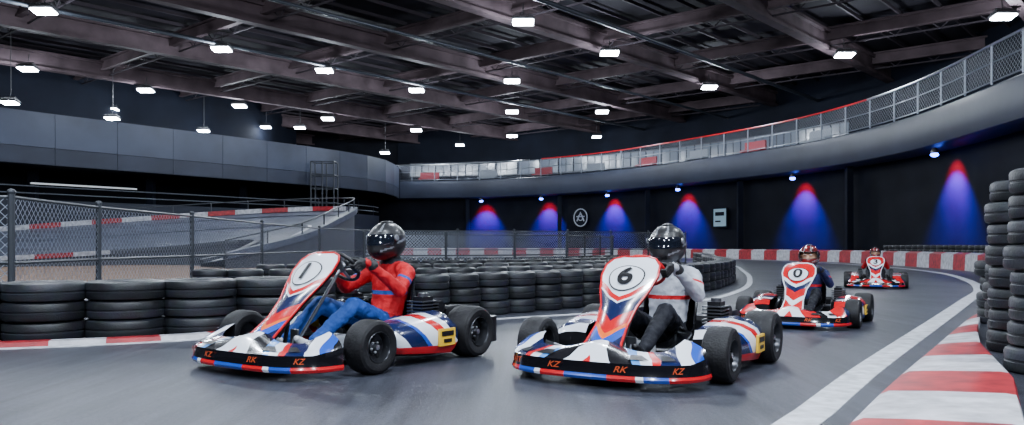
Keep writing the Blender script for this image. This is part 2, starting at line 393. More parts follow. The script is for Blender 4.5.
mb=MB(); sweep(mb,lw,[(12,6.0),(.2,6.0),(.2,9.3),(12,9.3)],side=-1); mb.obj('backing',[M['walldark']],e,smooth=20)
mb=MB(); NL=normals(lw,-1)
for i in range(0,len(lw)-2,2):
    a,b=lw[i],lw[min(i+2,len(lw)-1)]; d=(b-a).normalized()
    for z0,z1,mi_ in((6.05,7.1,0),(7.13,9.3,1)):
        a2=a+d*.015; b2=b-d*.015; n=NL[i]
        v=[(a2.x,a2.y,z0),(b2.x,b2.y,z0),(b2.x,b2.y,z1),(a2.x,a2.y,z1)]
        v+=[(x+n.x*.15,y+n.y*.15,z) for x,y,z in v]
        mb.add(v,[(0,1,2,3),(4,5,6,7),(0,1,5,4),(2,3,7,6),(1,2,6,5),(0,3,7,4)],mi_)
mb.obj('panels',[M['fascia'],M['panel']],e,smooth=0)
mb=MB()
for i,p in enumerate(lw):
    if i%4==0: q=p+NL[i]*3; mb.box((q.x,q.y,3),(.5,.5,6))
mb.obj('support_columns',[M['walldark']],e,smooth=0)
mb=MB(); g=[p for p in lw if 30<p.y<80]; sweep(mb,g,[(1.2,0),(1.2,3.9),(1.5,3.9),(1.5,0)],side=-1,closed=True)
for z in(4.3,4.75): mb.tube([p+n*1.3+Vector((0,0,z)) for p,n in zip(g,normals(g,-1))],.04,6,1)
mb.obj('gallery_guard_wall',[mat('guard_wall_grey',(.022,.026,.038),.5,spec=.2),M['galv']],smooth=20)
NR=normals(mz,1)
mb=MB(); 
for i in range(6,len(mz),7):
    if 33<mz[i].y<43: continue
    q=mz[i]+NR[i]*.9; mb.box((q.x,q.y,3),(.4,.4,6))
mb.obj('mezzanine_columns',[M['walldark']],smooth=0)
M['win']=mat('window_glass_lit',(.08,.10,.13),.15,emit=(.45,.52,.7),estr=.07)
k=0;i=0
while i<len(mz)-2:
    if mz[i].y>60:
        a=mz[i]+NR[i]*10.9; b=mz[i+1]+NR[i+1]*10.9; c=(a+b)/2; ang=math.atan2(b.y-a.y,b.x-a.x); R=Matrix.Rotation(ang,3,'Z'); k+=1
        e=empty(f'window_{k}'); mb=MB(); w=(b-a).length*.92
        mb.box((c.x,c.y,10.2),(w,.06,1.5),0,R)
        mb.box((c.x,c.y,11.0),(w+.1,.14,.12),1,R); mb.box((c.x,c.y,9.4),(w+.1,.14,.12),1,R); mb.box((c.x,c.y,10.2),(.08,.14,1.6),1,R)
        mb.obj('frame_and_glass',[M['win'],M['fence_post']],e,smooth=0)
    i+=1
mb=MB()
for i in range(len(mz)-3):
    if 50<mz[i].y and i%4==0:
        c=mz[i]+NR[i]*2.2; R=Matrix.Rotation(math.atan2(NR[i].y,NR[i].x)+math.pi/2,3,'Z'); z=7.95
        mi_=(i//4)%2
        mb.box((c.x,c.y,z+.42),(2.2,.6,.16),mi_,R); bk=c+NR[i]*.3; mb.box((bk.x,bk.y,z+.8),(2.2,.14,.7),mi_,R)
        for s in(-.9,.9):
            l_=c+R@Vector((s,0,0)); mb.box((l_.x,l_.y,z+.17),(.1,.5,.34),2,R)
mb.obj('lounge_bench_row',[mat('bench_red',(.25,.01,.02),.6),mat('bench_grey',(.18,.2,.23),.6),M['fence_post']],smooth=0)

# ------------------------------------------------------------------ ceiling structure
A=Vector((.66,.751,0)).normalized(); B=Vector((-A.y,A.x,0))
rotA=Matrix.Rotation(math.atan2(A.y,A.x),3,'Z'); rotB=Matrix.Rotation(math.atan2(B.y,B.x),3,'Z')
C0=Vector((0,45,0)); e=empty('roof_steelwork')
def ibeam(mb,c,rot,L,h,w,t,mi=0):
    mb.box(c,(L,t,h),mi,rot); mb.box(c+Vector((0,0,h/2)),(L,w,t*1.6),mi,rot); mb.box(c-Vector((0,0,h/2)),(L,w,t*1.6),mi,rot)
mb=MB()
for o in range(-66,67,11):
    ibeam(mb,C0+B*o+Vector((0,0,ZC-1.1)),rotA,150,1.1,.6,.12)
mb.obj('primary_girders',[M['beam']],e,smooth=0)
mb=MB()
for o in range(-72,73,9):
    c=C0+A*o+Vector((0,0,ZC-.7)); ibeam(mb,c,rotB,140,.7,.35,.08)
mb.obj('secondary_beams',[M['beam']],e,smooth=0)
mb=MB()
for i in range(-30,31):
    mb.box(C0+B*(i*2.2)+Vector((0,0,ZC-.18)),(150,.12,.2),0,rotA)
mb.obj('purlins',[M['beam2']],e,smooth=0)
mb=MB()
for o in range(-67,68,9):
    c0=C0+A*o
    for s in range(-26,26):
        p=c0+A*4.5+B*(s*2.5); z0=ZC-1.35; z1=ZC-.35
        mb.tube([p+Vector((0,0,z0)),p+B*1.25+Vector((0,0,z1)),p+B*2.5+Vector((0,0,z0))],.04,4,cap=False)
    q0=c0+A*4.5-B*65; q1=c0+A*4.5+B*65
    mb.tube([q0+Vector((0,0,ZC-1.35)),q1+Vector((0,0,ZC-1.35))],.06,5); mb.tube([q0+Vector((0,0,ZC-.35)),q1+Vector((0,0,ZC-.35))],.05,5)
mb.obj('lattice_trusses',[M['beam2']],e,smooth=30)
mb=MB()
for o,z,r in((-4.5,ZC-2.0,.13),(5.5,ZC-2.0,.1),(16,ZC-1.9,.12)):
    c=C0+B*o; mb.tube([c-A*60+Vector((0,0,z)),c+A*45+Vector((0,0,z))],r,10)
mb.obj('conduit_pipes',[M['duct']],e,smooth=40)

# ------------------------------------------------------------------ lamps (rectangular LED high bays)
M['lamp']=mat('lamp_lens',(1,1,1),.3,emit=(.84,.92,1),estr=70)
M['lamph']=mat('lamp_housing',(.05,.05,.055),.4,.5)
hb=MB(); hb.box((0,0,.10),(1.25,.80,.16),0,bev=.06)
for k in range(9): hb.box((-.48+k*.12,0,.24),(.03,.66,.12),0)
hb.box((0,0,-.03),(1.12,.68,.10),1,bev=.04)
hb.tube([(-.4,0,.2),(-.4,0,.45),(.4,0,.45),(.4,0,.2)],.025,6); hb.tube([(0,0,.45),(0,0,1.05)],.03,6)
lampme=hb.mesh('high_bay_lamp',[M['lamph'],M['lamp']],35)
lamps=[(-24,41,13),(.6,43,13),(-17.8,49,13),(-12.9,55,13),(6.1,50,13),(0,58.5,13),(-7.4,62,13),(0,72,13),(8.1,72,13),(21,50.5,13),(25.8,42,13),(15,60.8,13),(-33,54.5,13),(-23.5,69,13),(-17.5,76,13),(-10,83.5,13),(0,88,13),(-28.4,62,13),
 (-30,60,10.5),(-31.4,50,9.9),(-27,70,11),(-19.9,75,12),(-13.5,85,10.8),(-33,66,12.2),(9,85,12.5),(-6,92,12.5),(-24,78,12.5)]
def plight(name,loc,w,r=.4,col=(.80,.89,1)):
    l=bpy.data.lights.new(name,'POINT'); l.energy=w; l.color=col; l.shadow_soft_size=r
    o=bpy.data.objects.new(name,l); COL.objects.link(o); o.location=loc; return o
def lampat(x,y,z,w,r=.4,sc=1):
    o=link('high_bay_lamp',lampme,None,(x,y,z)); o.scale=(sc,)*3; o.rotation_euler=(math.radians(-10),0,0)
    if z<12.9:
        mbx=MB(); mbx.tube([(0,0,.9),(0,-.18*((ZC-z-.1)/sc-.9),(ZC-z-.1)/sc)],.025,6); mbx.obj('drop_rod',[M['lamph']],o)
    p=plight('lamp_light',(0,0,-.7),w,r); p.parent=o
for x,y,z in lamps: lampat(x,y,z,1450 if z==13 else 330,.4,1 if z==13 else .85)
unseen_near=[(-9,30,13,1900),(7,30,13,1900),(-10,16,12,2500),(2,17,12,2800),(11,14,12,2100),(-7,3,10,3800),(1.5,2.5,10,4400),(8,3,10,2600),(-3,-7,9,3800),(5,-7,9,2500),(-20,18,12,1500),(-26,30,13,1500)]  # out-of-view lamps; those behind the camera are added to light the kart fronts
for x,y,z,w in unseen_near: lampat(x,y,z,w,.4)

M['lblue']=mat('blue_lamp_lens',(0,0,1),.3,emit=(.05,.12,1),estr=25)
def spot(name,loc,tgt,col,w,ang,blend=.8,r=.06):
    l=bpy.data.lights.new(name,'SPOT'); l.energy=w; l.color=col; l.spot_size=math.radians(ang); l.spot_blend=blend; l.shadow_soft_size=r
    o=bpy.data.objects.new(name,l); COL.objects.link(o); o.location=loc
    o.rotation_euler=(Vector(tgt)-Vector(loc)).to_track_quat('-Z','Y').to_euler(); return o
def near_n(x,y):
    i=min(range(len(mz)),key=lambda i:(mz[i].x-x)**2+(mz[i].y-y)**2); return NR[i]
for x,y in [(21.3,41.4),(19.17,55.96),(13.5,67.2),(8.56,75.1),(2.6,80.6),(-3.5,84.8),(20.2,25),(18.7,14)]:
    n=near_n(x,y); q=Vector((x,y,0))+n*.55
    e=empty('wall_wash_light',(q.x,q.y,5.75))
    mb=MB(); mb.lathe([(.001,.25),(.1,.25),(.16,.15),(.17,0),(.13,-.02)],14); mb.lathe([(.001,-.01),(.14,-.01)],14,1); mb.ell((0,0,-.08),(.2,.2,.12),1,12,8)
    mb.obj('fixture',[M['lamph'],M['lblue']],e)
    a=spot('red_beam',q-n*.2+Vector((0,0,5.5)),q+n*.95+Vector((0,0,4.5)),(1,.0,.02),4500,80); 
    b=spot('blue_beam',q-n*.3+Vector((0,0,5.5)),q+n*.95+Vector((0,0,2.9)),(.0,.012,1),24000,84)
    for k in(a,b):
        loc=k.location.copy(); k.parent=e; k.location=loc-Vector((q.x,q.y,5.75))

def onwall(x,y,off): 
    n=near_n(x,y); return Vector((x,y,0))+n*off,n
q,n=onwall(5.9,77.9,1.2)
e=empty('round_logo_sign',(q.x,q.y,3.7)); e.rotation_euler=(0,0,math.atan2(n.y,n.x)-math.pi/2)
mb=MB(); T=Matrix.Rotation(math.pi/2,4,'X')
mb.lathe([(.80,0),(.9,0),(.9,.05),(.80,.05)],28,0,T,closed=True); mb.lathe([(.001,0),(.8,0)],28,1,T)
mb.tube([(-.45,-.03,-.35),(0,-.03,.5),(.45,-.03,-.35)],.07,6); mb.tube([(-.5,-.03,.1),(.5,-.03,.1)],.06,6); mb.lathe([(.25,.02),(.33,.02),(.33,.06),(.25,.06)],20,0,T,closed=True)
mb.obj('emblem',[mat('sign_grey',(.3,.32,.36),.4),M['walldark']],e)
q,n=onwall(15.6,63.6,1.25)
e=empty('wall_sign',(q.x,q.y,3.2)); e.rotation_euler=(0,0,math.atan2(n.y,n.x)-math.pi/2)
mb=MB(); mb.box((0,0.02,0),(1.6,.08,1.6),1); mb.box((0,-.03,0),(1.4,.02,1.4),0); mb.box((0,-.05,.3),(1.0,.02,.3),1); mb.box((-.2,-.05,-.3),(.6,.02,.12),1)
mb.obj('board',[mat('sign_board',(.25,.38,.45),.4,emit=(.35,.5,.55),estr=.05),M['walldark']],e,smooth=0)
e=empty('stair_cage_frame',(-16.6,66,0)); mb=MB()
for x in(0,.95,1.9):
    for y in(0,1.5): mb.tube([(x,y,0),(x,y,7.9)],.06,6)
for z in(4.5,5.7,6.8,7.9):
    mb.tube([(0,0,z),(1.9,0,z),(1.9,1.5,z),(0,1.5,z)],.05,6,closed=True)
mb.obj('cage',[M['fence_post']],e)
mb=MB(); mb.box((-29.0,54.5,5.0),(7,.15,.10),0,Matrix.Rotation(math.radians(53),3,'Z')); mb.obj('strip_light',[mat('strip_tube',(1,1,1),.4,emit=(.8,.9,1),estr=.3)],smooth=0)

# ------------------------------------------------------------------ KART PARTS
L1=livery('livery_top',(1.0,.35,.6),-.25,.85,[(0,BLUE),(.13,RED),(.17,WHITE),(.32,BLK),(.42,CY),(.47,WHITE),(.56,RED),(.61,NAVY),(.74,WHITE),(.86,BLUE),(.93,BLK)],.18,4)
L2=livery('livery_pod',(.1,1.0,.9),.40,1.45,[(0,WHITE),(.24,NAVY),(.38,BLUE),(.42,WHITE),(.58,RED),(.68,WHITE),(.76,NAVY),(.92,BLUE)],.15,3)
L3=livery('livery_fairing',(-.55,.0,1.0),.15,.95,[(0,NAVY),(.14,BLUE),(.22,ORG),(.26,RED),(.36,NAVY),(.49,WHITE),(.51,RED),(.56,WHITE),(.93,RED)],.06,5)
L1r=livery('livery_top_red',(1.0,.35,.6),-.25,.85,[(0,RED),(.2,WHITE),(.34,RED),(.5,BLK),(.6,WHITE),(.7,RED),(.9,NAVY)],.18,4)
L2r=livery('livery_pod_red',(.1,1.0,.9),.40,1.45,[(0,RED),(.34,WHITE),(.48,NAVY),(.65,RED),(.85,WHITE)],.15,3)
L3r=livery('livery_fairing_red',(-.55,.0,1.0),.15,.95,[(0,RED),(.22,WHITE),(.30,RED),(.42,NAVY),(.5,WHITE),(.56,RED)],.06,5)
LLIP=livery('livery_lip',(1,.0,.0),0,.8,[(0,BLUE),(.2,RED),(.45,WHITE),(.52,BLUE),(.75,RED)],.1,2)
META={}
def wheel(mb,x,y,R,W,side):
    T=Matrix.Translation((x,y,R))@Matrix.Rotation(math.pi/2*side,4,'Y')
    h=W/2
    mb.lathe([(.56*R,-h*.86),(.66*R,-h*.97),(.85*R,-h),(.95*R,-h*.88),(R,-h*.6),(R,h*.6),(.95*R,h*.88),(.85*R,h),(.66*R,h*.97),(.56*R,h*.86)],36,0,T)
    for g in(-.35,0,.35): mb.lathe([(1.004*R,h*g-.006),(1.008*R,h*g),(1.004*R,h*g+.006)],36,0,T)
    mb.lathe([(.58*R,h*.9),(.56*R,h*.94),(.53*R,h*.85),(.50*R,h*.3),(.30*R,h*.15),(.26*R,h*.45),(.001,h*.45)],28,1,T)
    mb.lathe([(.58*R,-h*.9),(.53*R,-h*.85),(.50*R,-h*.2),(.001,-h*.1)],28,1,T)
    mb.lathe([(.10*R,h*.4),(.10*R,h*.8),(.001,h*.85)],12,2,T)
    for k in range(5):
        a=2*math.pi*k/5; p=T@Vector((.19*R*math.cos(a),.19*R*math.sin(a),h*.48)); mb.ell(p,(.012,.012,.012),2,6,4)
        a+=.6; c=T@Vector((.40*R*math.cos(a),.40*R*math.sin(a),h*.27)); mb.ell(c,(.010,.022,.022),0,8,6)
rimm=mat('wheel_rim',(.05,.052,.06),.3,.8)
mb=MB()
for sx in(-1,1):
    wheel(mb,sx*.76,0,.205,.20,sx); wheel(mb,sx*.76,1.2,.22,.26,sx)
META['wheels']=(mb.mesh('wheels',[M['rubber'],rimm,M['alu']],30),)
sec=[(-.30,.09),(-.05,.055),(0,.065),(.012,.085),(.0,.105),(-.012,.15),(-.02,.185),(-.06,.205),(-.13,.228),(-.22,.25),(-.33,.265)]
def BP(u,d,z,hump=0):
    au=abs(u); x=.77*math.sin(u*math.pi/2*.98); y=-.70+.42*au**2.6
    o=Vector((x*1.1,-(0.75-.55*au),0)).normalized()
    p=Vector((x,y,0))+o*(d*(1-.35*au)); p.z=z
    if hump: p.z+=.05*math.exp(-(u/.3)**2)*hump-.02*math.sin(au*math.pi)*hump
    if au>.75: p.z+=.06*(au-.75)/.25*max(0,min(1,(z-.12)/.1))
    return p
mb=MB(); rows=[]; nu=64
for i in range(nu+1):
    u=-1+2*i/nu; rows.append([tuple(BP(u,d,z,1 if j>=8 else 0)) for j,(d,z) in enumerate(sec)])
bmap=[3,2,2,2,1,1,0,0,0,0]
mb.grid(rows,fn=lambda i,k:bmap[k])
for r in(rows[0],rows[-1]): mb.add(r,[tuple(range(len(r)))],3)
META['front_bumper']=(mb.mesh('front_bumper',[L1,M['blackgloss'],LLIP,M['black']],40),[L1r,M['blackgloss'],LLIP,M['black']])
mb=MB()
for s in(-1,1):
    for u0,w_ in((.36,.16),(.60,.12)):
        c=[BP(s*(u0-w_/2),-.06,.207),BP(s*(u0+w_/2),-.06,.207),BP(s*(u0+w_*.35),-.15,.232),BP(s*(u0-w_*.2),-.15,.232)]
        mb.add([p+Vector((0,-.004,.006)) for p in c],[(0,1,2,3)])
META['nose_intakes']=(mb.mesh('nose_intakes',[M['black']],0),)
def textmesh(s,size,off=.025,shear=0):
    cu=bpy.data.curves.new('t','FONT'); cu.body=s; cu.size=size; cu.align_x='CENTER'; cu.align_y='CENTER'; cu.offset=size*off; cu.shear=shear
    o=bpy.data.objects.new('t',cu); COL.objects.link(o); bpy.context.view_layer.update()
    me=bpy.data.meshes.new_from_object(o.evaluated_get(bpy.context.evaluated_depsgraph_get())); bpy.data.objects.remove(o)
    return me
bmj=bmesh.new()
for u0,txt in((-.62,'KART'),(-.22,'KZ'),(.22,'RK'),(.62,'KZ')):
    t=textmesh(txt,.07,.01,.4)
    for v in t.vertices:
        a,b_=v.co.x,v.co.y
        v.co=BP(u0+a*.95,.006,.147+b_*.85)
    bmj.from_mesh(t)
t=bpy.data.meshes.new('bumper_lettering'); bmj.to_mesh(t); bmj.free(); t.materials.append(mat('lettering_red_orange',(.6,.08,.02),.4)); 
META['bumper_lettering']=(t,)
FR=[(-.52,.235,.16),(-.44,.29,.14),(-.30,.40,.125),(-.17,.53,.145),(-.06,.65,.20),(.04,.76,.235),(.115,.84,.225),(.16,.885,.18),(.185,.905,.10)]
def FS(x,t,off=0):
    i=min(int(t),len(FR)-2); f=t-i; a,b=FR[i],FR[i+1]; y=a[0]+(b[0]-a[0])*f; z=a[1]+(b[1]-a[1])*f; w=a[2]+(b[2]-a[2])*f
    d=Vector((0,b[0]-a[0],b[1]-a[1])).normalized(); n=Vector((0,-d.z,d.y))
    return Vector((x,y+.06*(x/w)**2,z))+n*off
mb=MB(); rows=[]
for i in range(0,33):
    t=i/4; k=min(int(t),7); w=FR[k][2]+(FR[k+1][2]-FR[k][2])*(t-k)
    rows.append([tuple(FS(w*c,t)) for c in (-1,-.8,-.6,-.4,-.2,0,.2,.4,.6,.8,1)])
mb.grid(rows)
mb.grid([[tuple(Vector(p)+Vector((0,.025,-.015))) for p in r] for r in rows],1)
edge=[r[0] for r in rows]+[p for p in rows[-1][1:]]+[r[-1] for r in reversed(rows[:-1])]
mb.tube(edge,.010,6,2)
mb.tube([(0,-.2,.12),(0,-.12,.5),(0,.06,.74)],.018,6,1)
META['front_fairing']=(mb.mesh('front_fairing',[L3,M['black'],M['red']],40),[L3r,M['black'],M['white']])
def tmap(b): return 4.95+b/.15
mb=MB(); v=[tuple(FS(0,tmap(0),.006))]; f=[]; ns=36
for r in(.06,.11,.138,.15):
    for k in range(ns):
        a=2*math.pi*k/ns; v.append(tuple(FS(r*math.cos(a),tmap(r*math.sin(a)),.006)))
mi=[]
for k in range(ns): f.append((0,1+k,1+(k+1)%ns)); mi.append(0)
for q in range(3):
    for k in range(ns): f.append((1+q*ns+k,1+q*ns+(k+1)%ns,1+(q+1)*ns+(k+1)%ns,1+(q+1)*ns+k)); mi.append(1 if q==2 else 0)
mb.add(v,f,mi)
META['number_disc']=(mb.mesh('number_disc',[M['white'],M['black']],40,recalc=False),)
mb=MB()
for sx in(-1,1):
    rows=[]
    for j in range(13):
        t=j/12; y=.265+.69*t; zs=.80+.45*t; ow=1-.12*(1-t)**3; th=min(1,.55+8*t,.7+8*(1-t))
        s0=[(.44,.10),(.74,.07),(.80,.09),(.83,.15),(.835,.24),(.81,.31),(.74,.355),(.62,.375),(.46,.36)]
        cz=.2
        rows.append([(sx*(x*(ow if x>.6 else 1)),y,max(.06,cz+(z-cz)*th*zs)) for x,z in s0])
    mb.grid(rows,fn=lambda i,k:(1 if k<2 else (2 if k==2 else 0)))
    for r in(rows[0],rows[-1]): mb.add(r,[tuple(range(len(r)))],1)
META['side_pods']=(mb.mesh('side_pods',[L2,M['black'],M['red']],40),[L2r,M['black'],M['blue']])
mb=MB()
for sx in(-1,1):
    mb.box((sx*.842,.80,.21),(.02,.20,.14),0,bev=0); mb.box((sx*.853,.80,.24),(.008,.15,.04),1); mb.box((sx*.853,.80,.18),(.008,.10,.03),1)
META['pod_number_plate']=(mb.mesh('pod_number_plate',[M['yellow'],M['black']],0),)
mb=MB()
for sx in(-1,1):
    mb.tube(cr([(sx*.20,-.45,.10),(sx*.24,-.2,.08),(sx*.34,.1,.07),(sx*.36,.7,.07),(sx*.33,1.35,.09),(sx*.28,1.45,.12)],4),.02,8)
    mb.tube(cr([(sx*.36,.22,.08),(sx*.66,.24,.12),(sx*.72,.3,.14),(sx*.72,.9,.14),(sx*.66,.98,.12),(sx*.35,1.0,.08)],4),.015,8)
    mb.tube([(sx*.34,0,.12),(sx*.70,0,.2)],.028,8); mb.tube([(sx*.3,.12,.11),(sx*.66,.05,.17)],.012,6)
    mb.tube([(sx*.13,-.25,.1),(sx*.14,-.2,.26)],.012,6); mb.box((sx*.14,-.2,.26),(.08,.02,.11),0)
    mb.tube([(sx*.42,1.2,.12),(sx*.42,1.2,.3)],.03,8)
mb.tube([(-.70,1.2,.22),(.70,1.2,.22)],.022,10)
for y in(-.35,.25,.8,1.35): mb.tube([(-.34,y,.075),(.34,y,.075)],.016,8)
mb.box((0,.0,.055),(.62,.95,.008),1)
mb.tube([(0,-.05,.2),(0,.40,.76)],.014,8)
mb.lathe([(.02,-.004),(.11,-.004),(.11,.004),(.02,.004)],24,2,Matrix.Translation((-.2,1.2,.22))@Matrix.Rotation(math.pi/2,4,'Y'),closed=True)
mb.lathe([(.02,-.006),(.10,-.006),(.10,.006),(.02,.006)],24,2,Matrix.Translation((.3,1.2,.22))@Matrix.Rotation(math.pi/2,4,'Y'),closed=True)
META['chassis_frame']=(mb.mesh('chassis_frame',[M['steel'],M['black'],M['alu']],35),)
mb=MB(); P=cr([(-.80,1.40,.2),(-.76,1.50,.2),(-.5,1.54,.2),(0,1.55,.2),(.5,1.54,.2),(.76,1.50,.2),(.80,1.40,.2)],5)
sweep(mb,[Vector((p.x,p.y,0)) for p in P],[(.0,.10),(.03,.13),(.035,.3),(0,.34),(-.06,.33),(-.06,.11)],side=1,closed=True)
for sx in(-1,1): mb.tube([(sx*.3,1.3,.1),(sx*.3,1.5,.2)],.018,8)
META['rear_bumper']=(mb.mesh('rear_bumper',[M['black']],40),)
mb=MB()
for sx in(-1,1):
    ex=sx*.43
    mb.box((ex,.98,.22),(.2,.24,.18),0,bev=.02)
    for k in range(6): mb.box((ex,.97,.34+k*.028),(.18,.22,.010),1)
    mb.box((ex,.97,.42),(.11,.14,.2),0); mb.lathe([(.001,.0),(.045,.0),(.045,.05),(.001,.05)],12,1,Matrix.Translation((ex,.97,.50)))
    mb.lathe([(.001,-.08),(.055,-.08),(.06,-.06),(.06,.06),(.055,.08),(.001,.08)],16,0,Matrix.Translation((ex,1.12,.42))@Matrix.Rotation(math.pi/2,4,'Y'))
    mb.tube(cr([(ex,.86,.34),(ex,.78,.30),(ex+sx*.05,.85,.17),(ex+sx*.02,1.3,.2)],4),.028,10,1)
    mb.box((ex,1.34,.36),(.13,.26,.12),0,bev=.02)
mb.box((0,.3,.14),(.2,.26,.16),2,bev=.02)
META['engine']=(mb.mesh('engine',[M['black'],M['steel'],M['white']],35),)
mb=MB(); rows=[]
for y,z,ny,nz in [(.60,.19,0,1),(.70,.135,.1,1),(.85,.11,0,1),(.98,.12,-.2,1),(1.08,.19,-.6,.7),(1.14,.32,-.95,.3),(1.18,.46,-1,.2),(1.215,.6,-1,.2),(1.23,.68,-1,.1)]:
    l=math.hypot(ny,nz); ny/=l;nz/=l
    row=[]
    for c in(-1,-.93,-.8,-.6,-.3,0,.3,.6,.8,.93,1):
        k=.15*abs(c)**3; row.append((.235*c*(1.0 if z<.5 else .9),y+ny*k,z+nz*k))
    rows.append(row)
mb.grid(rows); 
edge=[r[0] for r in rows]+rows[-1][1:]+[r[-1] for r in reversed(rows[:-1])]; mb.tube(edge,.012,6)
mb.grid([[ (p[0]*1.02,p[1]+.012,p[2]-.012) for p in r] for r in rows])
META['seat']=(mb.mesh('seat',[M['blackgloss']],40),)
SC=Vector((0,.42,.79)); SN=Vector((0,.75,.66)).normalized(); E1=Vector((1,0,0)); E2=Vector((0,-SN.z,SN.y)); SR=.17
mb=MB()
mb.tube([SC+E1*SR*math.cos(a)+E2*SR*math.sin(a)*.92 for a in [2*math.pi*k/32 for k in range(32)]],.016,10,0,closed=True)
for a in(0,math.pi,-math.pi/2): mb.tube([SC-SN*.02,SC+E1*SR*math.cos(a)+E2*SR*.92*math.sin(a)],.012,6,1)
mb.ell(SC-SN*.01,(.055,.03,.05),1,12,8)
META['steering_wheel']=(mb.mesh('steering_wheel',[M['black'],M['steel']],40),)

def kart(loc,rz,sc,num,red=False,swred=False):
    e=empty('go_kart',(*loc,0),rz,sc)
    for k,t in META.items():
        o=link(k,t[0],e)
        if red and len(t)>1:
            for i,mm in enumerate(t[1]): o.material_slots[i].link='OBJECT'; o.material_slots[i].material=mm
        if k=='steering_wheel' and swred: o.material_slots[0].link='OBJECT'; o.material_slots[0].material=M['red']
    me=textmesh(num,.27)
    for v in me.vertices: v.co=FS(v.co.x,tmap(v.co.y),.018)
    me.materials.clear(); me.materials.append(M['black']); link('race_number',me,e)
    return e

# ------------------------------------------------------------------ DRIVER
ftex=bpy.data.textures.new('cloth_folds','CLOUDS'); ftex.noise_scale=.06; ftex.noise_depth=1
def remesh(mb,name,vox,sm=3,folds=0):
    o=link(name,mb.mesh(name,[],0)); 
    r=o.modifiers.new('r','REMESH'); r.mode='VOXEL'; r.voxel_size=vox
    s=o.modifiers.new('s','SMOOTH'); s.factor=.6; s.iterations=sm
    if folds:
        d=o.modifiers.new('d','DISPLACE'); d.texture=ftex; d.strength=folds; d.mid_level=.5
    bpy.context.view_layer.update()
    me=bpy.data.meshes.new_from_object(o.evaluated_get(bpy.context.evaluated_depsgraph_get())); bpy.data.objects.remove(o)
    me.name=name; me.polygons.foreach_set('use_smooth',[True]*len(me.polygons)); return me
segs=[]
def S(a,b,ra,rb,l): segs.append((Vector(a),Vector(b),ra,rb,l))
for s in(-1,1):
    hand=SC+E1*s*SR+E1*s*.055+SN*.085-E2*.03
    S((s*.15,1.0,.75),(s*.22,.99,.72),.075,.078,0)
    S((s*.22,.99,.72),(s*.335,.78,.58),.077,.058,0)
    S((s*.335,.78,.58),tuple(hand),.058,.040,0)
    S((s*.10,.90,.25),(s*.20,.36,.46),.10,.077,1)
    S((s*.20,.36,.46),(s*.17,-.02,.21),.074,.052,1)
    S((s*.17,.0,.18),(s*.17,-.03,.13),.045,.045,2)
    S((s*.17,.01,.125),(s*.175,-.16,.21),.045,.036,2)
    S((s*.175,-.16,.21),(s*.175,-.20,.245),.037,.03,2)
S((0,1.03,.79),(0,.99,.90),.098,.085,3)
mb=MB()
for a,b,ra,rb,l in segs: mb.capsule(a,b,ra,rb)
rows=[]
for y,z,rx,ry in [(.92,.135,.10,.07),(.92,.16,.155,.11),(.92,.26,.18,.135),(.965,.38,.17,.125),(1.0,.50,.18,.125),(1.02,.62,.205,.135),(1.025,.72,.21,.12),(1.02,.78,.17,.10),(1.02,.83,.10,.08)]:
    rows.append([(rx*math.cos(t),y+ry*math.sin(t),z) for t in [2*math.pi*k/24 for k in range(24)]])
mb.grid(rows,closeu=True); mb.add(rows[0],[tuple(range(24))]); mb.add(rows[-1],[tuple(range(24))])
body=remesh(mb,'body',.009,5,.019)
def lab(p):
    best=9;l=0
    for a,b,ra,rb,lb in segs:
        d=b-a; t=max(0,min(1,(p-a).dot(d)/max(d.dot(d),1e-9))); k=(p-(a+d*t)).length-(ra+(rb-ra)*t)
        if k<best: best=k;l=lb
    if p.y>.8 and p.z>.34 and l==1: l=0
    if p.y>.7 and l==0 and p.z<.33 and abs(p.x)<.25: l=1
    if abs(p.x)<.20 and p.z>.36 and p.y>.85 and l!=3: l=0
    if l==3 and p.z<.80: l=0
    if l==0 and p.y<1.03 and .53<p.z<.56 and abs(p.x)<.19: l=4
    if l==0 and abs(p.x)>.23 and abs((p.y-.9)+(p.z-.66))<.022: l=4
    return l
body.materials.clear()
for i in range(5): body.materials.append(None)
for pl in body.polygons: pl.material_index=lab(pl.center)
mb=MB()
for s in(-1,1):
    P=SC+E1*s*SR
    def Q(a,b,c): return P+E1*s*a+SN*b+E2*c
    wr=Q(.058,.092,-.032); 
    for k in range(4):
        c=(k-1.5)*.025; ln=(.9,1.0,1.05,.92)[k]; rr=.0118-.0006*abs(k-2)
        kn=Q(.036,.012,c)
        j1=Q(.026,-.030*ln,c*.95); j2=Q(-.008,-.034*ln,c*.92); j3=Q(-.026*ln,-.008,c*.92)
        mb.capsule(wr.lerp(kn,.35),kn,.017,.0135,seg=12); mb.capsule(kn,j1,.0132,rr+.0006,seg=12); mb.capsule(j1,j2,rr+.0004,rr,seg=12); mb.capsule(j2,j3,rr,rr-.0015,seg=12)
    mb.ell(Q(.042,.05,-.008),(.028,.04,.045),seg=14)
    t0=Q(.045,.06,.012); t1=Q(.022,.036,.040); t2=Q(-.004,.026,.060)
    mb.capsule(wr.lerp(t0,.3),t0,.02,.017); mb.capsule(t0,t1,.016,.0135); mb.capsule(t1,t2,.0135,.011)
    el=Vector((s*.335,.78,.58)); d=(el-wr).normalized()
    mb.capsule(wr,wr+d*.05,.038,.049)
gl=remesh(mb,'gloves',.0042,2); gl.materials.clear(); gl.materials.append(mat('glove_black',(.008,.008,.01),.55,bump=.4,bscale=30))
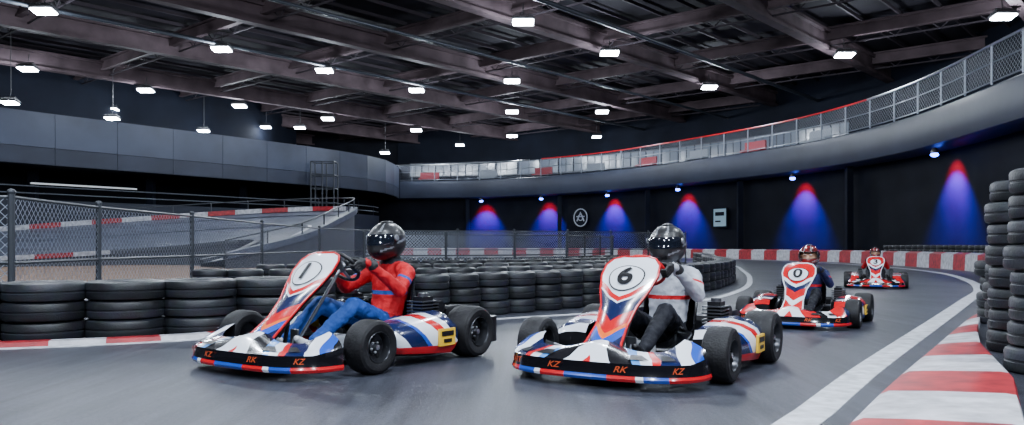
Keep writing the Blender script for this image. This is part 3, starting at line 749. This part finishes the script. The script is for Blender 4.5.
def helmetmesh(openport):
    mb=MB(); nr,ns=60,96; rows=[]
    for i in range(nr+1):
        ph=-math.pi/2+math.pi*i/nr; row=[]
        for k in range(ns):
            th=2*math.pi*k/ns; d=Vector((math.cos(ph)*math.sin(th),-math.cos(ph)*math.cos(th),math.sin(ph)))
            p=Vector((d.x*.160,d.y*.195,d.z*.175))
            fr=max(0,-d.y)
            if d.z<0.05: 
                w=min(1,(0.05-d.z)/.5); p.y-=.055*w*fr**1.5; p.x*=1-.12*w*fr; p.x*=1+.02*w
                if fr>.2: p.z-= .02*w*fr
            if d.z>.35: p.x*=.98
            if d.y>0 and d.z>.3: p.y+=.012*d.y; 
            p.z=max(p.z,-.155- .025*fr)
            az=abs(math.atan2(d.x,-d.y))
            if az<1.22 and -.16<d.z<.46 and not openport: p*=1.035 if (az<1.12 and -.10<d.z<.38) else 1.015
            elif .1<az<.45 and -.55<d.z<-.42: p*=.96
            row.append(tuple(p))
        rows.append(row)
    def fn(i,k):
        ph=-math.pi/2+math.pi*(i+.5)/nr; z=math.sin(ph); th=2*math.pi*(k+.5)/ns; az=abs(math.atan2(math.sin(th),math.cos(th)))
        if az<1.12 and -.12<z<.40: return 1
        if az<1.22 and -.17<z<.47: return 3
        if .1<az<.45 and -.55<z<-.42: return 3
        if z>.55 and abs(az-.35-(z-.55)*.6)<.09: return 2
        if az>1.3 and abs(z+.05-(az-1.3)*.22)<.06: return 2
        if .55<az<1.2 and abs(z+.36-(az-.55)*.2)<.04: return 2
        return 0
    mb.grid(rows,closeu=True,fn=fn)
    if openport:
        keep=[j for j,m_ in enumerate(mb.m) if m_!=1]; mb.f=[mb.f[j] for j in keep]; mb.m=[mb.m[j] for j in keep]
    else:
        for s in(-1,1): mb.lathe([(.001,.012),(.024,.012),(.028,0)],14,2,Matrix.Translation((s*.156,-.06,.035))@Matrix.Rotation(s*math.pi/2,4,'Y'))
    mb.ell((0,.01,.172),(.045,.075,.014),3,12,6)
    return mb.mesh('helmet',[None]*4,45)
helm_c=helmetmesh(False); helm_o=helmetmesh(True)
mb=MB(); mb.ell((0,.01,0),(.105,.13,.145),0,24,18); mb.capsule((0,-.115,.02),(0,-.148,-.028),.012,.02); 
for s in(-1,1): mb.ell((s*.042,-.105,.028),(.034,.028,.022),0,14,10); mb.ell((s*.115,.01,0),(.018,.035,.05),0)
mb.ell((0,-.105,-.075),(.06,.045,.045),0)
mb.capsule((0,0,-.06),(0,.02,-.2),.07,.065)
head=remesh(mb,'head',.008,2); head.materials.clear(); head.materials.append(M['skin'])
mb=MB()
for s in(-1,1): mb.ell((s*.042,-.124,.028),(.016,.012,.010),0,10,8); mb.ell((s*.042,-.134,.028),(.007,.005,.007),1,8,6); mb.tube([(s*.02,-.135,.052),(s*.045,-.138,.058),(s*.066,-.122,.05)],.004,5,1)
mb.tube([(-.025,-.148,-.068),(0,-.153,-.066),(.025,-.148,-.068)],.005,5,2)
eyes=mb.mesh('eyes_and_mouth',[M['white'],M['black'],mat('lips',(.4,.12,.1),.5)],40)
cloth=lambda n,c: mat(n,c,.7,noise=.2,nscale=6,bump=.7,bscale=16,spec=.25)
CR=cloth('jacket_red',(.45,.006,.012)); CB=cloth('trousers_blue',(.012,.06,.27)); CG=cloth('jacket_light_grey',(.38,.40,.46)); CD=cloth('fabric_dark',(.008,.009,.015)); CN=cloth('jacket_navy',(.012,.017,.07)); CW=cloth('fabric_white',(.55,.57,.62))
M['visor']=mat('visor_smoke',(.006,.008,.014),.05,coat=1)
M['helm']=mat('helmet_black',(.010,.010,.012),.38,coat=.35)
M['helmg']=mat('helmet_graphic',(.16,.17,.19),.35,coat=.3)
def driver(loc,rz,sc,j,p,sh,coll,st,hc,open_=False,turn=0):
    e=empty('kart_driver',(*loc,0),rz,sc)
    o=link('body',body,e)
    for i,mm in enumerate((j,p,sh,coll,st)): o.material_slots[i].link='OBJECT'; o.material_slots[i].material=mm
    link('gloves',gl,e)
    H=empty('head_assembly',(0,.965,1.005)); H.parent=e; H.rotation_euler=(math.radians(4),0,turn)
    h=link('helmet',helm_o if open_ else helm_c,H)
    for i,mm in enumerate((hc,M['visor'],M['helmg'],M['black'])): h.material_slots[i].link='OBJECT'; h.material_slots[i].material=mm
    link('head',head,H); link('eyes_and_mouth',eyes,H)
    if open_:
        s_=h.modifiers.new('t','SOLIDIFY'); s_.thickness=.02; s_.offset=-1
rad=math.radians
K=[((-1.74,6.66),rad(-35),1.03,'1',False,False),((.87,6.20),rad(-31),1.0,'6',False,True),((3.55,9.95),rad(-30),.85,'0',True,True),((8.5,18.7),rad(-24),.80,'3',True,False)]
for k in K: kart(*k)
driver(*K[0][:3],CR,CB,CW,CD,CB,M['helm'],turn=rad(6))
driver(*K[1][:3],CG,CD,M['black'],CD,CR,M['helm'])
driver(*K[2][:3],CN,CD,M['black'],CR,CR,mat('helmet_red',(.25,.012,.012),.2,coat=1,col2=(.012,.012,.015),nscale=9),open_=True)
driver(*K[3][:3],CR,CD,M['black'],CD,CW,mat('helmet_grey',(.25,.015,.015),.2,coat=1,col2=(.012,.012,.015),nscale=7),open_=True)

# ------------------------------------------------------------------ world & camera
w=bpy.data.worlds.new('World'); scene.world=w; w.use_nodes=True
w.node_tree.nodes['Background'].inputs[0].default_value=(.05,.07,.12,1); w.node_tree.nodes['Background'].inputs[1].default_value=.2
cam=bpy.data.cameras.new('Camera'); co=bpy.data.objects.new('Camera',cam); COL.objects.link(co)
co.location=(0,0,1.0); co.rotation_euler=(math.pi/2,0,0); cam.sensor_width=36; cam.lens=28.125; cam.shift_y=32.5/1024; cam.clip_end=400
scene.camera=co
